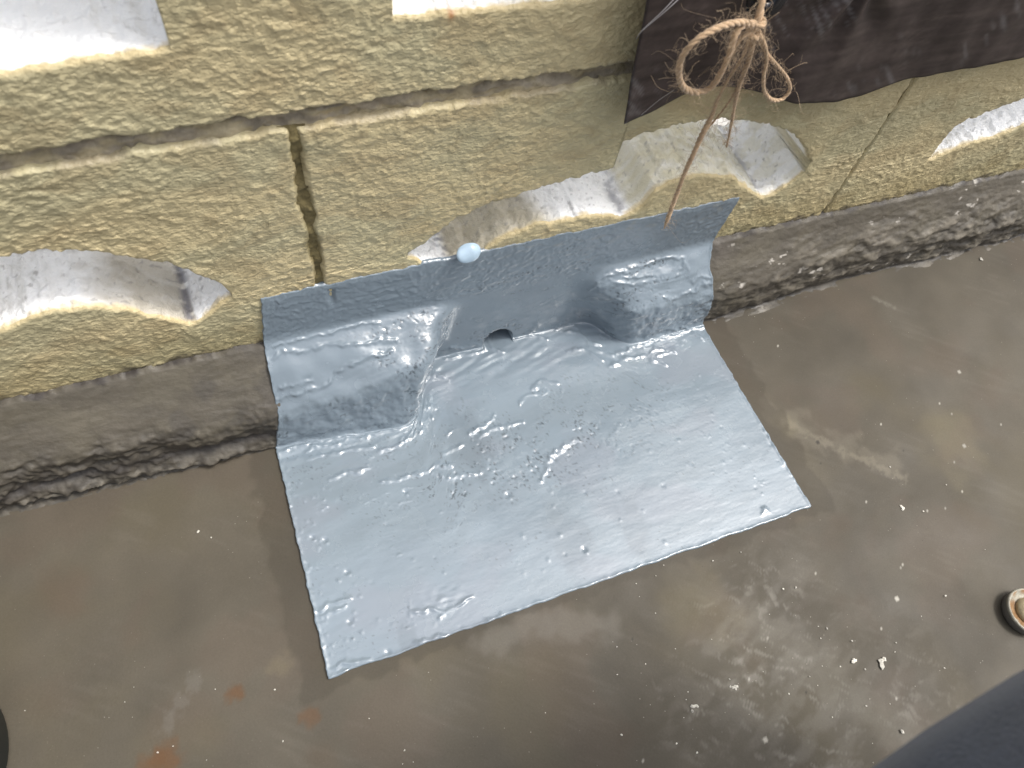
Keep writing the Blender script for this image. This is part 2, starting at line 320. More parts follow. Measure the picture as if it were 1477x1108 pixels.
def block(name, x0, x1, z0, z1, op, parent, step=.001, label=None, seed=0, sides=(.0045, .011), vis=(-.22, .70)):
    THK = THK_UP if (op or '').startswith('up') else .070 if op == 'low_mid' else THK_LOW
    xs = np.arange(x0, x1 + step * .5, step)
    k_ = np.arange(len(xs)); k0 = 6
    xs = xs[(k_ < k0) | (k_ > len(xs) - k0) | ((xs > vis[0]) & (xs < vis[1])) | (k_ % 5 == 0)]
    if op:
        (bx, bz), (ux, uz) = OPEN[op]
        xa, xb = max(bx[0], ux[0]), min(bx[-1], ux[-1])
        zb = np.interp(xs, bx, bz); zu = np.interp(xs, ux, uz)
        rag = .0016 * fbm(xs / .010, xs * 0 + seed, 3, 130 + seed); rag2 = .0018 * fbm(xs / .007, xs * 0 + 9 + seed, 3, 140 + seed)
        if op.startswith('up'): rag *= .8
        inside = (xs > xa) & (xs < xb)
        zmid = .5 * (zb + zu); half = .5 * (zu - zb)
        ex_ = .5 * np.maximum(np.maximum(xa - xs, xs - xb), 0)
        zb = np.where(inside, np.minimum(zb + rag, zu - .0006), zmid - np.maximum(half, .0003) - np.minimum(ex_, .012)); zu = np.where(inside, np.maximum(zu + rag2, zb + .0006), zmid + np.maximum(half, .0003) + np.minimum(ex_, .012))
        dep = np.where(inside, 1., 0.)
    else:
        inside = np.zeros(len(xs), bool)
        zb = np.full(len(xs), .45 * z0 + .55 * z1); zu = zb + .06; dep = np.zeros(len(xs))
    n1_ = max(6, int((zb.mean() - z0) / step)); n4 = max(6, int((z1 - zu.mean()) / step)); n2_ = 56; n3_ = 14
    rows = []; kindrow = []
    for i in range(n1_): rows.append((z0 + (zb - z0) * i / (n1_ - 1), 0 * xs)); kindrow.append(0)
    t2 = (np.arange(1, n2_ + 1) / n2_) ** 1.35
    for t in t2:
        rows.append((np.where(inside, zb + .004 * t, zb + (zu - zb) * .5 * t), dep * (.0016 + THK * t))); kindrow.append(1)
    for t in 1 - np.arange(0, n3_) / n3_:
        rows.append((np.where(inside, np.minimum(zu + 2.2 * THK * t * (1 - sst(xb - .040, xb - .012, xs)), max(z1 - .004, 0)) if op and op.startswith('low') else zu + .9 * THK * t, zu - (zu - zb) * .5 * t), dep * (.0016 + THK * t))); kindrow.append(2)
    for i in range(n4): rows.append((zu + (z1 - zu) * i / (n4 - 1), 0 * xs)); kindrow.append(0)
    Z = np.array([r[0] for r in rows]); D = np.array([r[1] for r in rows]); XX = np.broadcast_to(xs, Z.shape).copy()
    K = np.array(kindrow)[:, None] * np.ones_like(Z)
    # relief of the front, less inside the openings
    st = stucco(XX, Z)
    front = (K == 0) | ~np.broadcast_to(inside, Z.shape)
    ex = np.minimum(XX - x0, x1 - XX); edge = np.minimum(Z - z0, z1 - Z)
    wob = .0016 * fbm(XX / .012, Z / .012, 3, 150 + seed)
    rnd = np.maximum(.010 * (1 - sst(-.0005, .0026, edge + wob)), sides[1] * (1 - sst(-.0004, sides[0], ex + wob * 1.1 * (sides[1] > .002))))
    edge = np.where(sides[1] > .004, np.minimum(edge, ex), edge)
    bulge = .0006 * fbm(XX / .05, Z / .05, 3, 160)
    Yv = D - st * np.where(front, 1, np.exp(-D / .004)) + rnd * front - bulge
    # rounded rim of the opening: pull the front back close to its lower edge
    dz_low = np.where(front & (Z <= zb[None, :] + 1e-6), zb[None, :] - Z, 1)
    dz_up = np.where(front & (Z >= zu[None, :] - 1e-6), Z - zu[None, :], 1)
    rim = np.minimum(dz_low, dz_up)
    ins = np.broadcast_to(inside, Z.shape)
    ins_s = blur(ins.astype(float), 2, 1)
    Yv += .0016 * np.clip(1 - rim / .0022, 0, 1) ** 2 * ins * front
    # lumps on the sill
    sill = (K == 1) & ins
    lump = .0011 * fbm(XX / .012, D / .012, 4, 170 + seed) + .0009 * 1.4 * sst(.30, .42, perlin(XX / .006, D / .005, 175 + seed)) - .0012 * sst(.5, .7, perlin(XX / .006, D / .006, 176 + seed))
    Z = Z + np.where(sill, lump * (sst(0, .004, D) if not op or not op.startswith('up') else .9 * sst(0, .003, D)), 0)
    # drain hole
    r2 = ((XX - HOLE[0]) / HOLE[2]) ** 2 + ((Z - HOLE[1]) / HOLE[3]) ** 2
    Yv += .11 * (1 - sst(1.0, 1.25, r2))
    inpatch = sst(-.010, -.004, XX) * (1 - sst(.308, .316, XX)) * (1 - sst(.1135, .1165, Z)) * front
    Yv += np.clip(-Yv - .0002, 0, 1) * inpatch
    # colour
    cv = fbm(XX / .09, Z / .05, 4, 180)
    cc = mixc(np.ones(Z.shape + (3,)) * YEL, YEL2, sst(-.4, .5, cv)) * (1 + .06 * fbm(XX / .02, Z / .012, 3, 184))[..., None]
    cc = mixc(cc, [.40, .31, .17], .35 * sst(.1, .5, fbm(XX / .03 + 5, Z / .02, 3, 186)))
    low = (1 - sst(.068, .115, Z + .012 * fbm(XX / .03, Z / .03, 3, 190))) * front
    cc = mixc(cc, [.27, .21, .085], .45 * low)                       # browner towards the foot of the wall
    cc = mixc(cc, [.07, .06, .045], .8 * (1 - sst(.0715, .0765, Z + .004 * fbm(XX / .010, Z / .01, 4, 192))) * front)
    jd = (1 - sst(.001, .005, edge + wob)) * front
    cc = mixc(cc, [.25, .205, .15], .55 * jd * sst(-.2, .3, fbm(XX / .02, Z / .02, 3, 194)))
    # left vertical joint is darker olive
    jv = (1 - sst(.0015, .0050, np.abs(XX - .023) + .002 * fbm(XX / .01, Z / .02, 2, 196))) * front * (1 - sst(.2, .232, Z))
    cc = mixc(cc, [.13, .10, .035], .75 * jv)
    if op:
        wn = fbm(XX / .011, D / .008, 4, 200 + seed)
        rimc = sst(.0, .0022, D + .0012 * wn) 
        cs = np.ones(Z.shape + (3,)) * WHITE
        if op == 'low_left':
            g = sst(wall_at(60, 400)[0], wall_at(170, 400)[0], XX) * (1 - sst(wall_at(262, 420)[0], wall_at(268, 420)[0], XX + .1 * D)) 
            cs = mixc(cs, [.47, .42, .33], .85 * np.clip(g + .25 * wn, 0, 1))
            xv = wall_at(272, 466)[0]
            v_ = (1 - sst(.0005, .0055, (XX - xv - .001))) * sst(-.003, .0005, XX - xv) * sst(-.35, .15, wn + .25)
            cs = mixc(cs, [.10, .10, .13], .75 * v_)  # shadow in the valley of the sill painted into its colour
        if op == 'low_mid':
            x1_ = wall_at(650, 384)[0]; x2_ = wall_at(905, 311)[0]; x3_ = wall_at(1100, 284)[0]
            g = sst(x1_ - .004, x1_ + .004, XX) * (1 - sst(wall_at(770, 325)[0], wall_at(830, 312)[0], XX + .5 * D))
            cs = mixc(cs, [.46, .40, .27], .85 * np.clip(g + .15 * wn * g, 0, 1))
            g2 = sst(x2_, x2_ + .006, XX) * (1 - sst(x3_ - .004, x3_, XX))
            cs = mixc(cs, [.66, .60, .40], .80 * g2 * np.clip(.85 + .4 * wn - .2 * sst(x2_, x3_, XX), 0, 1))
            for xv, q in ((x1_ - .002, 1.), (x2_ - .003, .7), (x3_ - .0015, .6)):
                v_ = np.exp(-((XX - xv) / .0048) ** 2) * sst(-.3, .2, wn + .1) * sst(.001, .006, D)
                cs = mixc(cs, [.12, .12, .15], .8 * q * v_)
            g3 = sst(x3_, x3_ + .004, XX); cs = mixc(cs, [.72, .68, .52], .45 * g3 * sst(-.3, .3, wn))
        spk = sst(.55, .68, perlin(XX / .0035, D / .0035, 205 + seed)) * (0 if op.startswith('up') else 1)
        cs = mixc(cs, [.25, .23, .22], .5 * spk)
        cream = np.array([.66, .53, .29])
        band = (1 - sst(.001, .0045, D + .0025 * wn))
        cs = mixc(cs, cream, .75 * band)
        isin = (K > 0) & ins
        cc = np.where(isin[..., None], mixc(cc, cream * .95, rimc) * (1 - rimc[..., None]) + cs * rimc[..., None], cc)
        rimf = (1 - sst(.0, .0028, dz_low + .001 * wn)) * ins_s
        cc = mixc(cc, cream * .95, .75 * rimf)
        if op == 'up_mid':                                            # small rusty run on the sill
            xr = wall_at(651, 26)[0]
            rr = np.exp(-((XX - xr) / .0011) ** 2) * isin * .5 + np.exp(-((XX - xr) / .0016) ** 2 - ((Z - np.interp(xr, xs, zb) + .0012) / .0022) ** 2) * front
            cc = mixc(cc, [.36, .15, .05], np.clip(rr, 0, 1) * .9)
    P = np.stack([XX, Yv, Z], -1)
    # drop zero-area rows outside the opening and the open back end
    ny, nx = Z.shape
    keep = np.ones((ny - 1, nx - 1), bool)
    colin = inside[:-1] | inside[1:]
    collapsed = (np.array(kindrow)[:-1] > 0)
    both_k = collapsed & (np.array(kindrow)[1:] > 0)
    ib = n1_ + n2_ - 1
    keep[ib, :] &= ~(inside[:-1] & inside[1:])
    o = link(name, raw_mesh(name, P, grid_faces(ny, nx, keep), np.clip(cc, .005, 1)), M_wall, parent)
    if label: o['label'] = label
    return o

wall = empty('block_wall', (.2, 0, 0))
tag(wall, 'yellow textured openwork concrete block wall standing behind the floor edge', 'wall')
zj = .2385
BL = [('low_left', -.372, .0219, -.01, zj - .0034), ('low_mid', .0248, .4206, -.01, zj - .0034), ('low_right', .4214, .82, -.01, zj - .0034),
      ('up_left', -.372, .0230, zj + .0034, .436), ('up_mid', .02305, .4206, zj + .0034, .436), ('up_right', .4214, .82, zj + .0034, .436)]
LB = {'low_left': 'lower block with a curved white-lined opening left of the patch', 'low_mid': 'lower block with a long wave-shaped opening above the patch',
      'low_right': 'lower block at the right beyond the slanting joint', 'up_left': 'upper block with a square white sill at the top left',
      'up_mid': 'upper block with a white sill at the top middle', 'up_right': 'upper block behind the brown sheet'}
for k, (op, x0, x1, z0, z1) in enumerate(BL):
    o = block('concrete_block', x0, x1, z0, z1, op, wall, .0018 if op == 'up_right' else .00082, LB[op], k, {'low_left': (.0026, .0032), 'low_mid': (.0026, .0030), 'low_right': (.0014, .0020)}.get(op, (.0006, .0))); local(o, wall)
# upper course out of frame keeps the parapet its height
# mortar in the joints
def mortar(x0, x1, z0, z1, yy=.0045, seed=0, yel=.5, tone=(.33, .285, .215)):
    st_ = .0012
    xs = np.arange(x0, x1 + st_, st_); zs = np.arange(z0, z1 + st_, st_)
    XX, ZZ = np.meshgrid(xs, zs)
    D = yy + .0016 * fbm(XX / .015, ZZ / .01, 4, 210 + seed) + .0006 * perlin(XX / .003, ZZ / .003, 215)
    # toward the right the joint is filled nearly flush
    D -= .0022 * sst(.20, .30, XX) * (x1 - x0 > z1 - z0)
    deep = sst(.32, .5, fbm(XX / .014 + 4, ZZ / .008, 3, 220 + seed)) * sst(zj - .001, zj + .003, ZZ) * (x1 - x0 > z1 - z0)
    D += .006 * deep
    c0 = np.ones(XX.shape + (3,)) * tone
    c0 = c0 * (1 + .35 * fbm(XX / .012, ZZ / .006, 4, 230))[..., None]
    c0 = mixc(c0, YEL * .85 if yel < 1 else np.asarray(tone), np.clip(yel * (.5 * (yel > 1) + sst(-.1, .35, fbm(XX / .02, ZZ / .008, 3, 240 + seed) + (.5 * sst(.22, .3, XX)))), 0, 1))
    o = sheet('mortar_joint', np.stack([XX, D, ZZ], -1), M_mortar, np.clip(c0, .01, 1), wall); local(o, wall); return o
mortar(-.372, .82, zj - .009, zj + .009, .0040, 0)
mortar(.0165, .0295, .080, zj - .0040, .0019, 1, 2., (.17, .135, .058))
mortar(.4155, .4265, -.01, zj - .008, .0012, 3, 2., (.36, .30, .17))

# ------------------------------------------------------------------ profile of the mortar fillet and the bare corner
YO_X = [-.9, -.2, -.12, -.03, .06, .25, .32, .46, .69, 1.1]; YO_Y = [-.03, -.030, -.033, -.038, -.048, -.031, -.030, -.023, -.026, -.026]
def profile(xs, ztop, sfloor, ds, weight, zt=.0725, zo=.036):
    """rows run from the wall (ztop) down over the fillet and out on the floor to y=-sfloor"""
    L1 = ztop - zt; L2 = .050; L3 = .036; L4 = sfloor - .034
    kn = np.cumsum([0, L1, L2, L3, L4]); s = np.arange(0, kn[-1], ds); s[-1] = kn[-1]
    S, XX = np.meshgrid(s, xs, indexing='ij')
    yo = np.interp(xs, YO_X, YO_Y)
    Pf = np.zeros(S.shape + (2,)); Pg = np.zeros_like(Pf)
    one = np.ones_like(xs); zo = np.interp(xs, [-.03, .02, .08, .12, .2, .25, .30], [zo, zo + .008, zo + .019, zo + .020, zo + .008, zo + .006, zo])
    yt = np.interp(xs, [-.2, -.03, .03, .07, .12, .22, .25, .33, .5], [.001, .002, .006, .011, .012, .005, .003, .001, .001])
    Kf = [(0 * one, ztop * one), (0 * one, zt * one), (yo + yt, zo * one), (yo - .001, 0 * one), (-sfloor * one, 0 * one)]
    Kg = [(0 * one, ztop * one), (0 * one, zt * one), (0 * one, .026 * one), (-.008 * one, 0 * one), (-sfloor * one, 0 * one)]
    for i in range(4):
        m_ = (s >= kn[i] - 1e-9) & (s <= kn[i + 1] + 1e-9); t = ((s[m_] - kn[i]) / (kn[i + 1] - kn[i]))[:, None]
        for q in (0, 1):
            Pf[m_, :, q] = Kf[i][q] * (1 - t) + Kf[i + 1][q] * t; Pg[m_, :, q] = Kg[i][q] * (1 - t) + Kg[i + 1][q] * t
    # the bare corner: rows between z=.026 and the floor pass through the very corner
    m_ = (s >= kn[2]) & (s <= kn[3]); t = (s[m_] - kn[2]) / (kn[3] - kn[2])
    Pg[m_, :, 0] = np.where(t < .75, 0, -(t - .75) / .25 * .008)[:, None]; Pg[m_, :, 1] = np.where(t < .75, .026 * (1 - t / .75), 0)[:, None]
    W = weight(XX, S, kn)[..., None]
    P2 = Pg * (1 - W) + Pf * W
    return S, XX, P2, kn

# ------------------------------------------------------------------ left and right fillets
def fillet(name, x0, x1, side, label):
    st_ = .00115
    xs = np.arange(x0, x1, st_)
    S, XX, P2, kn = profile(xs, .0735, .046, st_, lambda a, b, c: np.ones_like(a))
    P2 = blur(P2, 2.6, 0)
    P = np.stack([XX, P2[..., 0], P2[..., 1]], -1)
    N = normals(P)
    if N[5, 5, 2] < 0: N = -N
    u = S / kn[-1]
    a_top = 1 - sst(.004, .012, S)                          # ragged upper lip
    rough_lo = sst(kn[2] - .013, kn[2] + .003, S + .008 * fbm(XX / .03, S / .03, 3, 301))
    tail = sst(kn[3] + .002, kn[3] + .009, S)
    big = fbm(XX / .026, S / .013, 5, 310 + side); mid = fbm(XX / .009, S / .006, 4, 320 + side)
    if side == 0:
        amp = .15 + 1.25 * rough_lo * (.35 + .9 * sst(wall_at(400, 500)[0], -.16, XX))
        d = amp * (.0024 * big + .0007 * mid)
        # a lighter ridge of squeezed mortar along the foot
        rz = kn[3] - .006 + .004 * fbm(XX / .05, XX * 0, 3, 330)
        ridge = np.exp(-((S - rz) / .0038) ** 2) * sst(-.35, .25, fbm(XX / .03, XX * 0 + 4, 3, 331) + .25)
        groove = np.exp(-((S - rz + .010) / .004) ** 2)
        d += .0045 * ridge * sst(-.032, -.06, XX) * (1 + .2 * mid) - .0022 * groove * sst(-.02, -.05, XX)
    else:
        rough_r = np.clip(rough_lo * 1.0 + .5 * sst(kn[1] + .01, kn[1] + .03, S + .018 * fbm(XX / .05, S / .05, 2, 305)) * sst(.36, .45, XX), 0, 1)
        amp = .18 + rough_r * (.48 + .4 * sst(.5, .6, XX))
        d = amp * (.0026 * big + .0013 * mid)
        ridge = np.exp(-((S - kn[2] - .008 - .006 * fbm(XX / .05, XX * 0, 2, 333)) / .004) ** 2) * sst(.40, .48, XX)
        d += .0022 * ridge
        groove = np.exp(-((S - kn[3] + .001) / .003) ** 2)
        d -= .0028 * groove
    tl = 1 - sst(kn[3] - .004, kn[3] + .006, S + .002 * fbm(XX / .02, XX * 0, 3, 345))
    d = d * tl + .0008 * tl - .0006 * (1 - tl)
    under = sst(-.030, -.014, XX) if side == 0 else 1 - sst(.312, .322, XX)
    d = d * (1 - under) - .0008 * under
    P = P + N * d[..., None]
    lip = .0028 * fbm(XX[:1] / .014, XX[:1] * 0, 4, 340 + side)
    P[..., 2] += (.8 * lip * (1 - sst(0, .006, S)))
    P[..., 1] += .0045 * (1 - sst(.0, .0035, S)) - .0016 * sst(0, .004, S) * (1 - sst(.004, .02, S))
    P[..., 2] -= .0035 * sst(.3, 1, tail) * tail
    # colours
    base = np.array([.094, .081, .061]); cc = np.ones(S.shape + (3,)) * base
    cc *= (1 + .16 * fbm(XX / .05, S / .02, 5, 350 + side))[..., None]
    cc = mixc(cc, [.115, .10, .071], .5 * sst(-.1, .4, fbm(XX / .04 + 2, S / .03, 4, 352)))
    crack = sst(-.15, .35, mid * .8 + .5 * big)
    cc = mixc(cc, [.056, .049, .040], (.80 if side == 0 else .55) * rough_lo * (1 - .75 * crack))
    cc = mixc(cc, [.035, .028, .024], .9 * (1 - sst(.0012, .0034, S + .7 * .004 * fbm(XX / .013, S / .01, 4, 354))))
    if side == 0:
        cc = mixc(cc, [.19, .17, .135], .75 * ridge * sst(-.25, .35, fbm(XX / .012, S / .004, 4, 359)))
        P += N * (.0007 * fbm(XX / .004, S / .003, 3, 357) * rough_lo * (1 - tail))[..., None]
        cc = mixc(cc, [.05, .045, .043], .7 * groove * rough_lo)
        for (uu, vv, r, q) in ((255, 605, .008, .5), (300, 570, .0075, .5), (385, 525, .010, .35), (392, 560, .012, .55)):
            p = floor_at(uu, vv, .05)
            dd = np.hypot(P[..., 0] - p[0], (P[..., 1] - p[1]) * 1.1) / r + .35 * fbm(XX / .008, S / .008, 3, uu)
            cc = mixc(cc, [.065, .057, .048], q * (1 - sst(.6, 1.1, dd)))
    else:
        cc = mixc(cc, [.20, .175, .135], .55 * sst(.1, .5, big + .3 * mid) * sst(.34, .40, XX) * sst(kn[1] + .01, kn[1] + .04, S))
        wsp = sst(.50, .60, fbm(XX / .010, S / .006, 3, 360)) * sst(.30, .50, fbm(XX / .05, S / .03, 2, 366))
        cc = mixc(cc, [.52, .48, .42], .85 * wsp)
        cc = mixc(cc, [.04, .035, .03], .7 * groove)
        first = (1 - sst(.328, .338, XX + .003 * fbm(XX / .01, S / .01, 3, 368)))
        cc = mixc(cc, [.11, .095, .08], .6 * first * (1 - sst(kn[1] + .01, kn[1] + .025, S)))
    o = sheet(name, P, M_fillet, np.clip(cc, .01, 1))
    # make sure faces look outwards
    tag(o, label, 'mortar fillet', 'mortar fillets along the foot of the wall')
    return o
fillet('mortar_fillet', -.42, -.006, 0, 'dark grey sloping mortar fillet left of the blue patch, crumbly along its foot')
fillet('mortar_fillet', .306, .86, 1, 'grey brown sloping mortar fillet right of the blue patch, lumpy with white flecks')

# ------------------------------------------------------------------ the blue-grey waterproof patch
def weight(XX, S, kn):
    xl = np.interp(S, kn[:4], [.120, .106, .092, .074]); xr = np.interp(S, kn[:4], [.19, .214, .232, .243])
    jl = .003 * perlin(XX / .02, S / .02, 401)
    wl = 1 - sst(-.012, .012, XX - xl + jl); wr = sst(-.020, .014, XX - xr + jl)
    return np.maximum(wl, wr)
ds = .00085
xs = np.arange(-.031, .3212, ds)
S, XX, P2, kn = profile(xs, .1165, .2005, ds, weight)
P2 = blur(P2, 3.6, 0); P2 = blur(P2, 4.6, 1)
# the sides lean slightly where the sheet climbs the wall
edge_l = np.interp(S, [0, kn[1], kn[2], kn[3], kn[3] + .02, kn[4]], [-.0125, -.019, -.0225, -.031, -.031, -.0315])
edge_r = np.interp(S, [0, kn[1], kn[1] + .02, kn[2], kn[3], kn[3] + .03, kn[4]], [.3215, .3165, .3135, .3175, .319, .319, .3215])
tx = (XX - xs[0]) / (xs[-1] - xs[0])
Xw = edge_l + (edge_r - edge_l) * tx
jag = .0007 * fbm(S / .008, S * 0, 4, 410)
Xw += jag * (1 - sst(0, .01, tx)) + .0007 * fbm(S / .008, S * 0 + 5, 4, 412) * sst(.99, 1, tx)
# keep the fillet ends where they are: shape was computed at XX, so only the margins shift
fade = np.clip(np.abs(tx - .5) * 2, 0, 1) ** 3
Xf = XX * (1 - fade) + Xw * fade
P = np.stack([Xf, P2[..., 0], P2[..., 1]], -1)
N = normals(P); N = np.where(N[..., 2:3] * 1 + -N[..., 1:2] < 0, -N, N)
on_wall = 1 - sst(kn[1] - .004, kn[1] + .006, S)
W = weight(XX, S, kn)
gapwall = (1 - W) * (1 - sst(kn[2] + .012, kn[3] - .004, S))
steep = np.clip(1 - N[..., 2] * 1.15, 0, 1)
onfl = sst(kn[3], kn[3] + .01, S)
mound = sst(kn[1] + .004, kn[1] + .014, S) * (1 - sst(kn[3] - .006, kn[3] + .002, S)) * sst(.1, .6, W)
slope = sst(kn[1], kn[1] + .01, S) * (1 - sst(kn[2] - .006, kn[2] + .002, S)) * W
face = sst(kn[2] - .006, kn[2] + .004, S) * (1 - sst(kn[3] - .008, kn[3] + .004, S)) * W
Yc, Zc = P[..., 1], P[..., 2]
d = np.full(S.shape, .0016) - .0006 * (1 - sst(0, .004, S))
d += .55 * stucco(XX, P[..., 2]) * on_wall
d += mound * (.0016 * fbm(XX / .032, S / .026, 2, 416) + .0007 * fbm(XX / .009, S / .007, 3, 418) * sst(.0, .05, XX) * np.clip(face * 1.2 + .15, 0, 1))
# brush-drawn ripples, mostly along the patch
wrp = .010 * perlin(XX / .05, S / .03, 420)
streak = perlin(XX / .050 + .2, (S + wrp + .22 * XX) / .0040, 421); streak2 = perlin(XX / .022, (S + wrp * .6 + .25 * XX) / .0022, 422)
area = sst(-.1, .5, fbm(XX / .07, S / .05, 2, 423))
d += (.00010 * streak + .00003 * streak2) * (.1 + area) * (1 - .6 * sst(.05, .1, -Yc)) * (1 + 1.0 * on_wall + 1.2 * slope)
# thick coat gathered along the foot of the fillets and the edges of the coat
foot = np.exp(-((S - kn[3] - .010) / .011) ** 2)
rip = perlin(XX / .028, (S + .2 * XX + wrp * .5) / .0046, 430)
d += .00050 * foot * rip + .00035 * foot * perlin(XX / .010, S / .005, 431)
# raised wet edges: iso-lines of warped noise
iso = fbm(XX / .030 + .5 * streak * .2, (S + .25 * XX) / .012, 4, 435)
lines = np.exp(-((iso - .18) / .022) ** 2) * sst(.0, .30, fbm(XX / .05 + 9, S / .04, 2, 439)) 
zone1 = np.clip(1.2 - np.abs((XX - .10) / .16) ** 2 - np.abs((Yc + .085) / .055) ** 2, 0, 1)
zone2 = np.clip(1 - ((XX - .045) / .05) ** 2 - ((Yc + .19) / .03) ** 2, 0, 1)
d += .0004 * lines * np.clip(.0 * onfl + .8 * zone1 * onfl + zone2 + .8 * slope, 0, 1.3) + .0004 * lines * sst(.42, .55, fbm(XX / .02, S / .02, 2, 438)) * onfl
# rough concrete grain telegraphing through
grain = perlin(XX / .0022, S / .0020, 440) + .6 * perlin(XX / .0045, S / .0035, 441)
rz1 = np.clip(1 - ((XX - .120 + .3 * (Yc + .1)) / .085) ** 2 - ((Yc + .098) / .035) ** 2, 0, 1)
rz2 = np.clip(1 - ((XX - .21) / .07) ** 2 - ((Yc + .085) / .045) ** 2, 0, 1) * .5
rz3 = face * sst(-.2, .3, fbm(XX / .03, S / .02, 3, 443)) + slope * sst(.02, .06, XX) * (1 - sst(.10, .12, XX)) + slope * sst(.22, .24, XX) * (1 - sst(.275, .29, XX))
rz4 = gapwall * sst(.0, .4, fbm(XX / .06, S / .02, 3, 445)) * .8
rgh = np.clip(rz1 * 1.1 + rz2 + .9 * np.clip(rz3, 0, 1) + rz4, 0, 1) * sst(-.25, .3, fbm(XX / .025, S / .012, 3, 447))
d += .00012 * grain * rgh + .0009 * fbm(XX / .010, S / .008, 3, 448) * np.clip(face + .25 * rz3, 0, 1)
# craters, pinholes and bubbles
pn = perlin(XX / .0030, S / .0030, 450)
pit = sst(.40, .62, pn) * np.clip(rgh * 1.2 + .0, 0, 1)
rs = np.random.default_rng(12)
def stamp(arr, px, ps, r, h):
    i = int(ps / ds); j = int((px - xs[0]) / ds); k = int(r / ds) + 2
    i0, i1, j0, j1 = max(i - k, 0), min(i + k + 1, arr.shape[0]), max(j - k, 0), min(j + k + 1, arr.shape[1])
    if i0 >= i1 or j0 >= j1: return
    q = np.hypot(XX[i0:i1, j0:j1] - px, S[i0:i1, j0:j1] - ps) / r
    arr[i0:i1, j0:j1] += h * np.exp(-(q * 1.1) ** 2 * 1.6)
bub = np.zeros_like(d)
for k in range(110):
    stamp(bub, rs.uniform(-.03, .32), rs.uniform(kn[3], kn[4]), rs.uniform(.0009, .0017), rs.uniform(.00015, .0004) * (1 if rs.random() < .6 else -1))
for k in range(60):
    stamp(bub, -.031 + abs(rs.normal(0, .012)), rs.uniform(kn[3], kn[4]), rs.uniform(.0009, .0016), rs.uniform(.0003, .0006))
for (u_, v_) in ((450, 770), (468, 773), (845, 800), (740, 735), (580, 695), (500, 820), (505, 895), (560, 940)):
    p = floor_at(u_, v_); stamp(bub, p[0], kn[3] + (-p[1] - .034), .0021, -.0010); stamp(bub, p[0] + .0006, kn[3] + (-p[1] - .034) + .002, .0014, .0007)
d += .8 * bub - .00045 * pit
# small crescent swirl near the lower left
p = floor_at(640, 870); q = np.hypot((XX - p[0]) / 1.5, (Yc - p[1])) / .012
d += .0 * np.exp(-((q - 1) / .08) ** 2) * sst(-.2, .2, fbm(XX / .01, S / .01, 3, 455)) + .00045 * np.exp(-q * q * 2) * perlin(XX / .006, S / .0035, 456)
# wet ridges left by the brush, traced where they catch the light
Q = (P - C) @ R
UU = CX + F * Q[..., 0] / Q[..., 2]; VV = CY + F * Q[..., 1] / Q[..., 2]
RIDGES = [[(390,515),(415,505),(440,507),(470,497),(500,498),(530,495),(570,490)],[(395,500),(430,490),(470,480),(510,470),(545,465)],[(565,505),(520,520),(480,535),(470,555),(440,565),(400,575)],[(400,562),(430,553),(452,550)],
 [(402,655),(440,642),(480,633),(535,625)],[(440,652),(480,640),(540,628),(575,620),(622,603)],[(445,665),(480,655),(540,645)],[(550,655),(580,640),(610,622)],[(615,552),(625,540),(645,547)],[(610,588),(625,590),(620,575)],
 [(640,517),(680,510),(702,505)],[(650,500),(690,497),(722,508)],[(733,488),(760,485),(790,492)],[(765,562),(785,553),(805,554)],[(748,584),(765,572),(785,566)],[(690,632),(720,620),(755,610)],[(645,630),(660,620)],[(675,628),(700,615),(712,600)],
 [(475,693),(500,685),(530,675)],[(550,697),(600,685),(625,675),(650,672)],[(625,683),(650,690),(690,681)],[(778,695),(795,662),(810,645),(830,635)],[(640,655),(668,644)],[(800,475),(815,465),(830,472),(836,482),(815,480)],[(838,485),(850,498),(866,500)],[(818,508),(840,505),(866,520)],
 [(850,503),(880,515),(895,510),(920,500),(940,495),(960,485),(975,478),(1010,475)],[(880,530),(900,520),(930,515),(945,505),(970,508),(950,518)],[(985,470),(1000,482),(1012,490)],[(940,522),(957,526)],[(850,415),(880,395),(920,385),(960,372),(985,372),(988,382),(975,397)],
 [(868,420),(880,405),(900,410),(932,408)],[(900,400),(937,395)],[(960,430),(990,425),(1010,412),(1030,405)],[(995,405),(1010,398),(1026,401)],[(900,434),(880,425),(865,412)],[(460,880),(490,868),(507,864)],[(462,891),(500,876)],[(475,965),(500,958),(532,951)],[(478,974),(540,962)],
 [(592,886),(620,879),(642,886)],[(635,893),(655,880),(682,862)],[(600,929),(642,917)],[(700,894),(713,896),(720,886)],[(1095,740),(1104,736)]]
rg_ = np.zeros_like(d); jx_ = 3.0 * perlin(XX / .004, S / .004, 480) + 5 * perlin(XX / .012, S / .012, 481)
for n_, line in enumerate(RIDGES):
    L_ = np.array(line, float); mm = (UU > L_[:, 0].min() - 14) & (UU < L_[:, 0].max() + 14) & (VV > L_[:, 1].min() - 14) & (VV < L_[:, 1].max() + 14)
    if not mm.any(): continue
    u_ = UU[mm] + jx_[mm]; v_ = VV[mm] + jx_[mm] * .6; dm = np.full(u_.shape, 1e9)
    for (a0, b0), (a1, b1) in zip(L_[:-1], L_[1:]):
        t_ = np.clip(((u_ - a0) * (a1 - a0) + (v_ - b0) * (b1 - b0)) / ((a1 - a0) ** 2 + (b1 - b0) ** 2), 0, 1)
        dm = np.minimum(dm, np.hypot(u_ - a0 - t_ * (a1 - a0), v_ - b0 - t_ * (b1 - b0)))
    rg_[mm] = np.maximum(rg_[mm], np.exp(-(dm / 2.6) ** 2))
d += .00085 * rg_ * (.55 + .7 * sst(-.4, .4, perlin(XX / .006, S / .006, 483)))
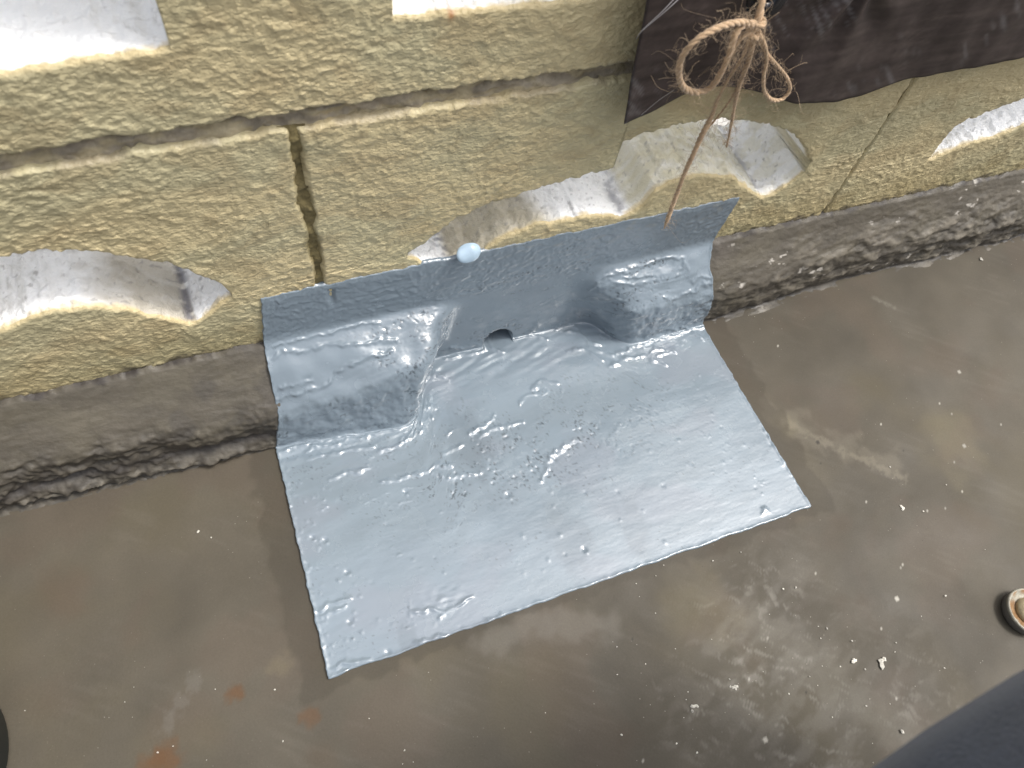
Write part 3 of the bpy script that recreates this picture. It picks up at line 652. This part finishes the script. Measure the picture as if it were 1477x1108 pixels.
# raised rim
bd = np.minimum(np.minimum(XX - xs[0], xs[-1] - XX), kn[4] - S)
d += .00045 * np.exp(-(bd / .0016) ** 2) * sst(.0, .03, S) * (1 + .8 * fbm(XX / .006, S / .006, 3, 458))
# wavy thick upper lip and groove of the block joint under it
d += -.0018 * np.exp(-((XX - .0232) / .0026) ** 2) * sst(.002, .006, S) * (1 - sst(.008, .024, S))
# ragged top line
top_j = .0016 * fbm(XX[:1] / .016, XX[:1] * 0, 4, 460)
bot_j = .0010 * fbm(XX[:1] / .02, XX[:1] * 0 + 3, 4, 461)
P[..., 2] += top_j * (1 - sst(0, .012, S)); P[..., 1] += bot_j * sst(kn[4] - .012, kn[4], S)
P += N * d[..., None]
# drain: the coat dips into the pipe
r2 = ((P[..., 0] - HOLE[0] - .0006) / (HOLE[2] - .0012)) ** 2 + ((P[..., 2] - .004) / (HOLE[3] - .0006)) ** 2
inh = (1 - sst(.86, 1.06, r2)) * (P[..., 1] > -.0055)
P[..., 1] += .09 * inh
P[..., 2] -= .002 * inh
# skirt
def pad_edge(A):
    return np.pad(A, ((1, 1), (1, 1)) + ((0, 0),) * (A.ndim - 2), mode='edge')
Pp = pad_edge(P); Np = pad_edge(N)
m_ = np.zeros(Pp.shape[:2], bool); m_[0] = m_[-1] = True; m_[:, 0] = m_[:, -1] = True
Pp[m_] -= Np[m_] * .0030
BLU = np.array([.188, .231, .266])
cc = np.ones(S.shape + (3,)) * BLU
cc *= (1 + .05 * fbm(XX / .05, S / .03, 4, 470))[..., None]
# thin coat: darker smears; thick drag-marks paler
cc = mixc(cc, BLU * 1.25, .30 * sst(-.3, .6, fbm(XX / .09 + 4, (S + .25 * XX) / .012, 4, 472)) * onfl)
cc = mixc(cc, BLU * [1.12, 1.02, 1.02], .5 * sst(0, .5, fbm(XX / .08 + 1, S / .05, 3, 474)) * onfl)
cc = mixc(cc, BLU * .55, .55 * pit + .16 * rgh * sst(0, .6, -grain))
pin = sst(.60, .70, perlin(XX / .0022, S / .0022, 476)) * sst(.0, .5, fbm(XX / .04, S / .03, 3, 477)) * onfl
cc = mixc(cc, BLU * .35, .55 * pin)
dots = sst(.24, .36, perlin(XX / .0019, S / .0019, 485)) * np.clip(rgh * 1.6 + .6 * zone1 * sst(.1, .4, fbm(XX / .02, S / .02, 3, 486)), 0, 1) * sst(-.2, .3, fbm(XX / .012, S / .008, 3, 487))
cc = mixc(cc, BLU * .30, .85 * dots)
for (u_, v_, r_) in ((590, 930, .010), (820, 780, .016), (910, 760, .014), (680, 640, .02)):
    p = floor_at(u_, v_); q = np.hypot(XX - p[0], (Yc - p[1]) / 2) / r_ + .4 * fbm(XX / .01, S / .02, 3, u_)
    cc = mixc(cc, BLU * .62, .38 * (1 - sst(.4, 1.1, q)) * onfl)
cc = mixc(cc, [.30, .27, .19], .22 * sst(.35, .6, fbm(XX / .012, S / .006, 3, 479)) * (1 - sst(0, .03, S)) * sst(.1, .2, XX))
cc = mixc(cc, [.06, .062, .065], .85 * inh)  # shade inside the drain hole painted into the coat colour
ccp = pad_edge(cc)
ny, nx = Pp.shape[:2]
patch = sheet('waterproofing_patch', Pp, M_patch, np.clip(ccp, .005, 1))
tag(patch, 'glossy blue grey waterproofing patch bent from wall over fillets to floor', 'patch')

# ------------------------------------------------------------------ drain pipe lining behind the hole
def tube(pts, rad, n=8, cap=True, closed=False):
    """(V, F) of a tube along pts with radius per point"""
    pts = np.asarray(pts, float); m = len(pts); rad = np.broadcast_to(np.asarray(rad, float), (m,))
    t = np.gradient(pts, axis=0); t /= np.linalg.norm(t, axis=1, keepdims=True) + 1e-12
    up = np.array([.13, .21, .97]); V = []
    u = np.cross(t[0], up); u /= np.linalg.norm(u)
    for i in range(m):
        u = u - t[i] * (u @ t[i]); u /= np.linalg.norm(u) + 1e-12; v = np.cross(t[i], u)
        for k in range(n):
            a_ = 2 * math.pi * k / n; V.append(pts[i] + rad[i] * (math.cos(a_) * u + math.sin(a_) * v))
    Fs = []
    for i in range(m - 1):
        for k in range(n):
            Fs.append((i * n + k, i * n + (k + 1) % n, (i + 1) * n + (k + 1) % n, (i + 1) * n + k))
    return np.array(V), np.array(Fs)
def tubes(name, items, m, parent=None):
    Vs, Fs, off = [], [], 0
    for V, F_ in items: Vs.append(V); Fs.append(F_ + off); off += len(V)
    return link(name, raw_mesh(name, np.concatenate(Vs), np.concatenate(Fs)), m, parent)
def catmull(pts, n=14):
    p = np.asarray(pts, float); p = np.vstack([2 * p[0] - p[1], p, 2 * p[-1] - p[-2]]); out = []
    for i in range(1, len(p) - 2):
        for k in range(n):
            t = k / n
            out.append(.5 * ((2 * p[i]) + (-p[i - 1] + p[i + 1]) * t + (2 * p[i - 1] - 5 * p[i] + 4 * p[i + 1] - p[i + 2]) * t * t + (-p[i - 1] + 3 * p[i] - 3 * p[i + 1] + p[i + 2]) * t ** 3))
    out.append(p[-2]); return np.array(out)
def resample(p, step):
    L = np.concatenate([[0], np.cumsum(np.linalg.norm(np.diff(p, axis=0), axis=1))]); n = max(4, int(L[-1] / step))
    q = np.linspace(0, L[-1], n); return np.stack([np.interp(q, L, p[:, k]) for k in range(3)], 1), L[-1]
def lathe(prof, center, n=40, axis='z', jit=0):
    V = []; 
    for r, z in prof:
        for k in range(n):
            a_ = 2 * math.pi * k / n; V.append((center[0] + r * math.cos(a_), center[1] + r * math.sin(a_), center[2] + z))
    Fs = [(i * n + k, i * n + (k + 1) % n, (i + 1) * n + (k + 1) % n, (i + 1) * n + k) for i in range(len(prof) - 1) for k in range(n)]
    return np.array(V), np.array(Fs)

# sealant string hanging over the left border of the patch
p0 = [floor_at(402, 572, .0425), floor_at(393, 578, .0425), floor_at(385, 583, .042), floor_at(378, 584, .0405), floor_at(372, 582, .040)]
p0 = np.array(p0); p0[:, 1] -= .001; pp, _ = resample(catmull(p0), .0006)
dr = tubes('coating_drip', [tube(pp, .0008 + .0005 * np.abs(np.sin(np.linspace(0, 7, len(pp)))), 8)], M_blob, patch)

# ------------------------------------------------------------------ pale blue blob under the opening
bc = wall_at(676, 365, -.004)
th = np.linspace(0, math.pi, 18); prof = [(math.sin(t) * .0078 * (1 + .0 * t), -math.cos(t) * .0034) for t in th]; prof[0] = (.00002, prof[0][1]); prof[-1] = (.00002, prof[-1][1])
V, Fq = lathe(prof, (0, 0, 0), 36)
V[:, 0] *= 1.08; V[:, 1] *= .80
ang = np.arctan2(V[:, 1], V[:, 0]); V[:, 2] += .0004 * np.sin(3 * V[:, 0] / .006) + .00035 * np.sin(2 * ang + 1) * np.hypot(V[:, 0], V[:, 1]) / .008 
blob = link('coating_blob', raw_mesh('coating_blob', V, Fq), M_blob); blob.location = bc; blob.rotation_euler = (math.radians(50), math.radians(-6), math.radians(8))
tag(blob, 'pale blue glossy round blob stuck under the wavy white opening at the patch top edge', 'blob')

# ------------------------------------------------------------------ brown sheet hanging on the wall
YS = -.012
bot = [(898, 175), (935, 161), (989, 138), (1042, 123), (1094, 128), (1139, 139), (1203, 142), (1244, 133), (1284, 117), (1325, 108), (1400, 93), (1477, 78), (1600, 50), (1750, 25)]
B = np.array([wall_at(u, v, YS) for u, v in bot]); lf = np.array([wall_at(u, v, YS) for u, v in [(898, 175), (902, 150), (912, 90), (922, 40), (928, 0), (934, -60), (938, -200)]])
nxs, nzs = 330, 190; ztop = .52
tt = np.linspace(0, 1, nxs); xb_ = B[0, 0] + (B[-1, 0] - B[0, 0]) * tt
Xs = np.zeros((nzs, nxs)); Zs = np.zeros_like(Xs)
zb_ = np.interp(xb_, B[:, 0], B[:, 2]); zb_ = blur(zb_, 3, 0); zb_[0] = B[0, 2]
for j in range(nzs):
    v = j / (nzs - 1); z = zb_ * (1 - v) + ztop * v
    Zs[j] = z
    xl_ = np.interp(z, lf[:, 2], lf[:, 0])
    Xs[j] = xb_ + (xl_ - B[0, 0]) * np.exp(-tt * 8)
YY = YS - .004 * sst(-.3, .3, perlin(Xs / .12, Zs / .2, 501)) - .0035 * np.exp(-((Xs - .30) / .035) ** 2) + .002 * np.sin((Xs - .2) / .05) - .0012 * perlin(Xs / .03, Zs / .05, 502)
BR = np.array([.040, .030, .028]); gr = fbm(Xs / .08, Zs / .0035, 4, 505); YY = YY - .0022 * np.exp(-(((Xs - .315) / .05) ** 2 + ((Zs - .29) / .05) ** 2)) * np.cos(np.arctan2(Zs - .29, Xs - .315) * 9) - .0006 * perlin(Xs / .012, Zs / .02, 503)
cs = BR * (1 + .35 * gr)[..., None]
cs = mixc(cs, [.065, .05, .045], .7 * sst(.1, .6, fbm(Xs / .10 + 3, Zs / .006, 4, 507)))
cs = mixc(cs, [.12, .11, .11], .75 * sst(.35, .7, fbm((Xs + Zs) / .004, (Zs - Xs) / .06, 3, 509)) * sst(.1, .4, fbm(Xs / .06, Zs / .05, 2, 511)))
P = np.stack([Xs, YY, Zs], -1)
sh = sheet('brown_sheet', P, M_sheet, np.clip(cs, .005, 1))
sm_ = sh.modifiers.new('thickness', 'SOLIDIFY'); sm_.thickness = .0009; sm_.offset = 1
tag(sh, 'dark brown wood-grain sheet hanging against the wall behind the jute bow', 'sheet')

# ------------------------------------------------------------------ jute string bow
def at(u, v, y): return wall_at(u, v, y)
def twisted(path, rad, taper=None, plies=3, pitch=.010):
    q, L = resample(catmull(path), .0009); m = len(q)
    s = np.linspace(0, L, m); t = np.gradient(q, axis=0); t /= np.linalg.norm(t, axis=1, keepdims=True)
    u = np.cross(t, [.1, .97, .2]); u /= np.linalg.norm(u, axis=1, keepdims=True); v = np.cross(t, u)
    rr = rad * (1 + .10 * np.sin(s / .011 + 1) + .06 * np.sin(s / .0037)); 
    if taper is not None: rr = rr * np.interp(np.linspace(0, 1, m), *taper)
    out = []
    for k in range(plies):
        ph = 2 * math.pi * (k / plies + s / pitch)
        c_ = q + (np.cos(ph) * rr * .40)[:, None] * u + (np.sin(ph) * rr * .40)[:, None] * v
        out.append(tube(c_, rr * .56 * (1 + .12 * np.sin(s / .0023 + k * 2)), 8))
    return out, q, rr
def hairs(q, rr, n, ln, sd, bias=0):
    r_ = np.random.default_rng(sd); out = []
    for _ in range(n):
        i = r_.integers(1, len(q) - 2); t = q[i + 1] - q[i]; t /= np.linalg.norm(t) + 1e-9
        dirn = r_.normal(size=3); dirn -= .5 * t * (dirn @ t); dirn /= np.linalg.norm(dirn)
        l = ln * r_.uniform(.3, 1.3) * (1.8 if r_.random() < .12 else 1)
        c1 = q[i] + dirn * l * .4 + t * l * r_.uniform(-.4, .5); bend = r_.normal(size=3) * l * .4
        p_ = [q[i] + dirn * rr[i] * .4, c1, q[i] + dirn * l + t * l * r_.uniform(-.3, .8) + bend, q[i] + dirn * l * r_.uniform(.5, 1.3) + t * l * r_.uniform(-.9, 1.4) + bend * 1.6]
        out.append(tube(catmull(p_, 5), .000035 + .00005 * r_.random(), 3))
    return out
bow = empty('jute_bow', at(1085, 40, -.042)); tag(bow, 'frayed jute string tied in a bow in front of the brown sheet', 'string')
K = -.042
def P_(l): return np.array([at(*p) for p in l])
parts = {
 'hanging_cord': ([(1108, -150, -.036), (1104, -60, -.038), (1100, -8, -.040), (1096, 18, -.043), (1090, 40, -.045)], .0019, None),
 'large_loop': ([(1088, 36, -.046), (1062, 33, -.050), (1030, 43, -.053), (1002, 60, -.054), (983, 84, -.052), (979, 108, -.050), (986, 126, -.047), (1004, 133, -.046), (1024, 127, -.046), (1040, 105, -.049), (1052, 78, -.051), (1062, 48, -.050), (1074, 35, -.048), (1088, 34, -.046)], .00165, None),
 'loop': ([(1090, 44, -.046), (1070, 55, -.047), (1058, 74, -.048), (1048, 92, -.0495)], .0009, ([0, 1], [1, .5])),
 'small_loop': ([(1090, 42, -.044), (1098, 62, -.044), (1108, 80, -.043), (1124, 98, -.042), (1136, 114, -.041), (1139, 130, -.040), (1128, 143, -.040), (1113, 144, -.041), (1103, 132, -.042), (1101, 112, -.043), (1106, 88, -.044), (1103, 66, -.045), (1094, 48, -.045)], .00105, None),
 'tail': ([(1090, 44, -.043), (1085, 66, -.041), (1078, 92, -.038), (1066, 124, -.034), (1060, 150, -.030), (1055, 178, -.026), (1048, 212, -.022)], .0015, ([0, .45, .6, 1], [1, .9, .65, .45])),
 'long_tail': ([(1084, 48, -.043), (1072, 80, -.040), (1052, 112, -.035), (1036, 142, -.031), (1027, 166, -.028), (1014, 192, -.027), (1000, 222, -.027), (985, 256, -.027), (974, 286, -.028), (962, 318, -.029), (958, 330, -.029)], .0015, ([0, .3, .45, .8, .93, 1], [.6, .6, 1, 1.1, 1.0, .25])),
 'thin_tail': ([(1078, 90, -.037), (1062, 130, -.031), (1042, 160, -.026), (1022, 184, -.024), (1010, 196, -.025)], .0007, None),
}
hl = []
for nm, (l, r_, tp) in parts.items():
    tb, q, rr = twisted(P_(l), r_, tp, 3 if r_ > .001 else 2, .012 if r_ > .0015 else .009)
    o = tubes({'loop': 'loop_strand', 'tail': 'string_tail', 'long_tail': 'string_tail', 'thin_tail': 'string_tail', 'large_loop': 'bow_loop', 'small_loop': 'bow_loop'}.get(nm, nm), tb, M_jute, bow); local(o, bow)
    hl += hairs(q, rr, {'large_loop': 340, 'small_loop': 200, 'tail': 220, 'long_tail': 330, 'hanging_cord': 80}.get(nm, 60), .0046, len(nm))
# knot
kn_pts = []
kc = at(1090, 40, -.045)
kp = [kc + np.array([.0022 * math.cos(a_) + .0006 * math.cos(2.3 * a_), .0018 * math.sin(a_ * 1.0), .0034 * math.sin(a_ * .5 - 1.2) + .0012 * math.sin(a_)]) for a_ in np.linspace(0, 4.5 * math.pi, 26)]
tb, q, rr = twisted(np.array(kp), .0016); o = tubes('knot', tb, M_jute, bow); local(o, bow); hl += hairs(q, rr, 60, .006, 3)
o = tubes('loose_fibres', hl, M_hair, bow); local(o, bow); o['kind'] = 'stuff'

# ------------------------------------------------------------------ black eyelet the cord comes out of, nylon threads
ec = at(1108, -6, -.0215); ey = empty('black_eyelet', ec); tag(ey, 'black plastic eyelet in the brown sheet behind the cord at the photo top', 'eyelet')
V, Fq = lathe([(.0052 + .0028 * math.cos(t), .0022 * math.sin(t)) for t in np.linspace(0, 2 * math.pi, 14)], (0, 0, 0), 32)
rg = link('ring', raw_mesh('ring', V, Fq), M_black, ey)
V, Fq = lathe([(.0001, -.0015), (.005, -.0015), (.0105, -.001), (.0112, 0), (.0100, .0007), (.006, .0008)], (0, 0, 0), 32)
bp = link('base', raw_mesh('base', V, Fq), M_black, ey)
ey.rotation_euler = (math.radians(78), 0, math.radians(-6))
nt_ = tubes('nylon_thread', [tube(catmull([at(985 + k * 9, -15, -.024), at(955 + k * 4, 17, -.024), at(926 + k * 1, 44, -.019), at(918, 56, -.010)], 6), .00022, 5) for k in (0, 1)], M_thread)
tag(nt_, 'two thin pale nylon threads across the top left corner of the brown sheet', 'thread')
nt2 = tubes('nylon_thread', [tube(catmull([at(972, 130, -.045), at(950, 145, -.028), at(925, 166, -.018)], 6), .00014, 5)], M_thread)
tag(nt2, 'single short pale thread near the lower left corner of the brown sheet', 'thread')

# ------------------------------------------------------------------ rusty cup washer with screw on the floor
wc = floor_at(1478, 884, .003); fast = empty('cup_washer', (wc[0], wc[1], 0)); tag(fast, 'rusty cup washer with a screw on the floor at the right border', 'washer')
V, Fq = lathe([(.0001, 0), (.0140, 0), (.0150, .0008), (.0150, .0055), (.0146, .0064), (.0001, .0064)], (0, 0, 0), 48); g = link('rubber_gasket', raw_mesh('g', V, Fq), M_gasket, fast)
pf = [(.0152, .0064), (.0158, .0070), (.0157, .0082), (.0150, .0090), (.0142, .0088), (.0135, .0078), (.0110, .0068), (.0060, .0064), (.0001, .0064)]
V, Fq = lathe(pf, (0, 0, 0), 48)
rr_ = np.hypot(V[:, 0], V[:, 1]); an = np.arctan2(V[:, 1], V[:, 0])
tr = sst(-.35, .35, perlin(V[:, 0] / .005 + 3, V[:, 1] / .005, 600) + .55 * (rr_ < .0135) * (np.cos(an + 2.3)) + .1)
cw = mixc(np.ones((len(V), 3)) * [.33, .31, .25], [.25, .14, .06], tr * (rr_ < .0145))
g = link('metal_cup', raw_mesh('c', V, Fq, cw), M_rust, fast)
V, Fq = lathe([(.0092, .0064), (.0094, .0080), (.0088, .0096), (.0066, .0112), (.0035, .0120), (.0001, .0122)], (0, 0, 0), 32)
g = link('screw_head', raw_mesh('s', V, Fq, np.ones((len(V), 3)) * [.34, .28, .17]), M_rust, fast)

# ------------------------------------------------------------------ grit lying on the floor
items = []; rs = np.random.default_rng(33)
spots = [(286, 768, 3.0, 0), (305, 776, 1.0, 0), (1268, 952, 3.2, 1), (1228, 953, 2.6, 1), (1247, 966, 1.8, 0), (1057, 991, 2.2, 1), (896, 1060, 1.8, 0), (1003, 1023, 2.4, 1), (1302, 735, 2.6, 1), (1331, 738, 1.8, 0), (1283, 674, 1.8, 0),
         (1415, 375, 2.4, 1), (1425, 372, 1.8, 1), (1300, 1055, 3, 0), (1147, 848, 1.4, 0), (1129, 850, 1.4, 0), (1068, 797, 1.4, 0), (1183, 921, 1.6, 0), (1228, 925, 1.8, 0), (1363, 860, 2.0, 0), (1192, 907, 1.4, 0), (945, 885, 1.4, 0), (1364, 700, 1.2, 0)]
for k in range(40):
    u = rs.uniform(880, 1460); v = 1108 - abs(rs.normal(0, 190)); spots.append((u, v, rs.uniform(.7, 1.2), 0))
for k in range(14): spots.append((rs.uniform(20, 880), rs.uniform(990, 1108), rs.uniform(.6, 1.1), 0))
ico = [(0, 0, 1), (.9, 0, .3), (.28, .85, .3), (-.72, .53, .3), (-.72, -.53, .3), (.28, -.85, .3), (0, 0, -.6)]
tri = [(0, 1, 2), (0, 2, 3), (0, 3, 4), (0, 4, 5), (0, 5, 1), (6, 2, 1), (6, 3, 2), (6, 4, 3), (6, 5, 4), (6, 1, 5)]
Vs, Fs, off = [], [], 0
for (u, v, s_, many) in spots:
    p = floor_at(u, v)
    if -.033 < p[0] < .323 and p[1] > -.203: continue
    if p[1] > -.04: continue
    for j in range(4 if many else 1):
        sc = s_ * .00042 * rs.uniform(.7, 1.3); a_ = rs.uniform(0, 6.28); st = rs.uniform(1, 1.8)
        V = np.array(ico) * [sc * st, sc, sc * .6] * (1 + .25 * rs.normal(size=(7, 1)).clip(-1, 1))
        ca, sa = math.cos(a_), math.sin(a_); V = np.stack([V[:, 0] * ca - V[:, 1] * sa, V[:, 0] * sa + V[:, 1] * ca, V[:, 2]], 1)
        V += [p[0] + (rs.normal() * .0012 if many else 0), p[1] + (rs.normal() * .0012 if many else 0), .0009]
        Vs.append(V); Fs.append(np.array(tri) + off); off += 7
gt = link('grit', raw_mesh('grit', np.concatenate(Vs), np.concatenate(Fs), smooth=False), M_debris)
tag(gt, 'small pale crumbs of grit scattered over the floor', 'grit', kind='stuff')

# ------------------------------------------------------------------ dark bucket at the left border
bcn = floor_at(-120, 1000, .106); Rb = .058
bk = empty('bucket', (bcn[0] - Rb - .002, bcn[1] - .01, 0)); tag(bk, 'dark teal rounded tub at the left border of the photo', 'tub')
V, Fq = lathe([(.0001, .002), (Rb - .004, .002), (Rb - .002, .004), (Rb, .10), (Rb + .003, .102), (Rb + .003, .108), (Rb, .110), (Rb - .003, .108), (Rb - .004, .010), (.0001, .008)], (0, 0, 0), 64)
V[:, :2] *= .92
link('shell', raw_mesh('shell', V, Fq), M_bucket, bk)

# ------------------------------------------------------------------ crouching person's leg in dark denim, lower right
def skin_obj(name, pts, edges, radii, m, parent=None, sub=2, root=0):
    me = bpy.data.meshes.new(name); me.from_pydata([tuple(p) for p in pts], edges, []); me.update()
    o = bpy.data.objects.new(name, me); COL.objects.link(o)
    if parent: o.parent = parent
    sm = o.modifiers.new('skin', 'SKIN'); 
    for i, r_ in enumerate(radii):
        me.skin_vertices[0].data[i].radius = (r_, r_) if not isinstance(r_, tuple) else r_
    me.skin_vertices[0].data[root].use_root = True
    sm.use_smooth_shade = True
    sb = o.modifiers.new('sub', 'SUBSURF'); sb.levels = sub; sb.render_levels = sub
    me.materials.append(m)
    return o
person = empty('person', (.30, -.45, 0)); tag(person, 'kneeling person in dark blue denim, only a thigh showing at the lower right corner', 'person')
pts = [(x_, y_, z_) for x_, y_, z_ in [(.46, -.50, .36), (.34, -.40, .335), (.23, -.360, .31), (.13, -.357, .29), (.05, -.378, .25), (.06, -.44, .16), (.16, -.50, .08), (.30, -.56, .06), (.42, -.60, .06)]]
lg = skin_obj('trouser_leg', pts, [(i, i + 1) for i in range(8)], [.085, .076, .064, .055, .048, .046, .046, .044, .040], M_denim, person); local(lg, person)
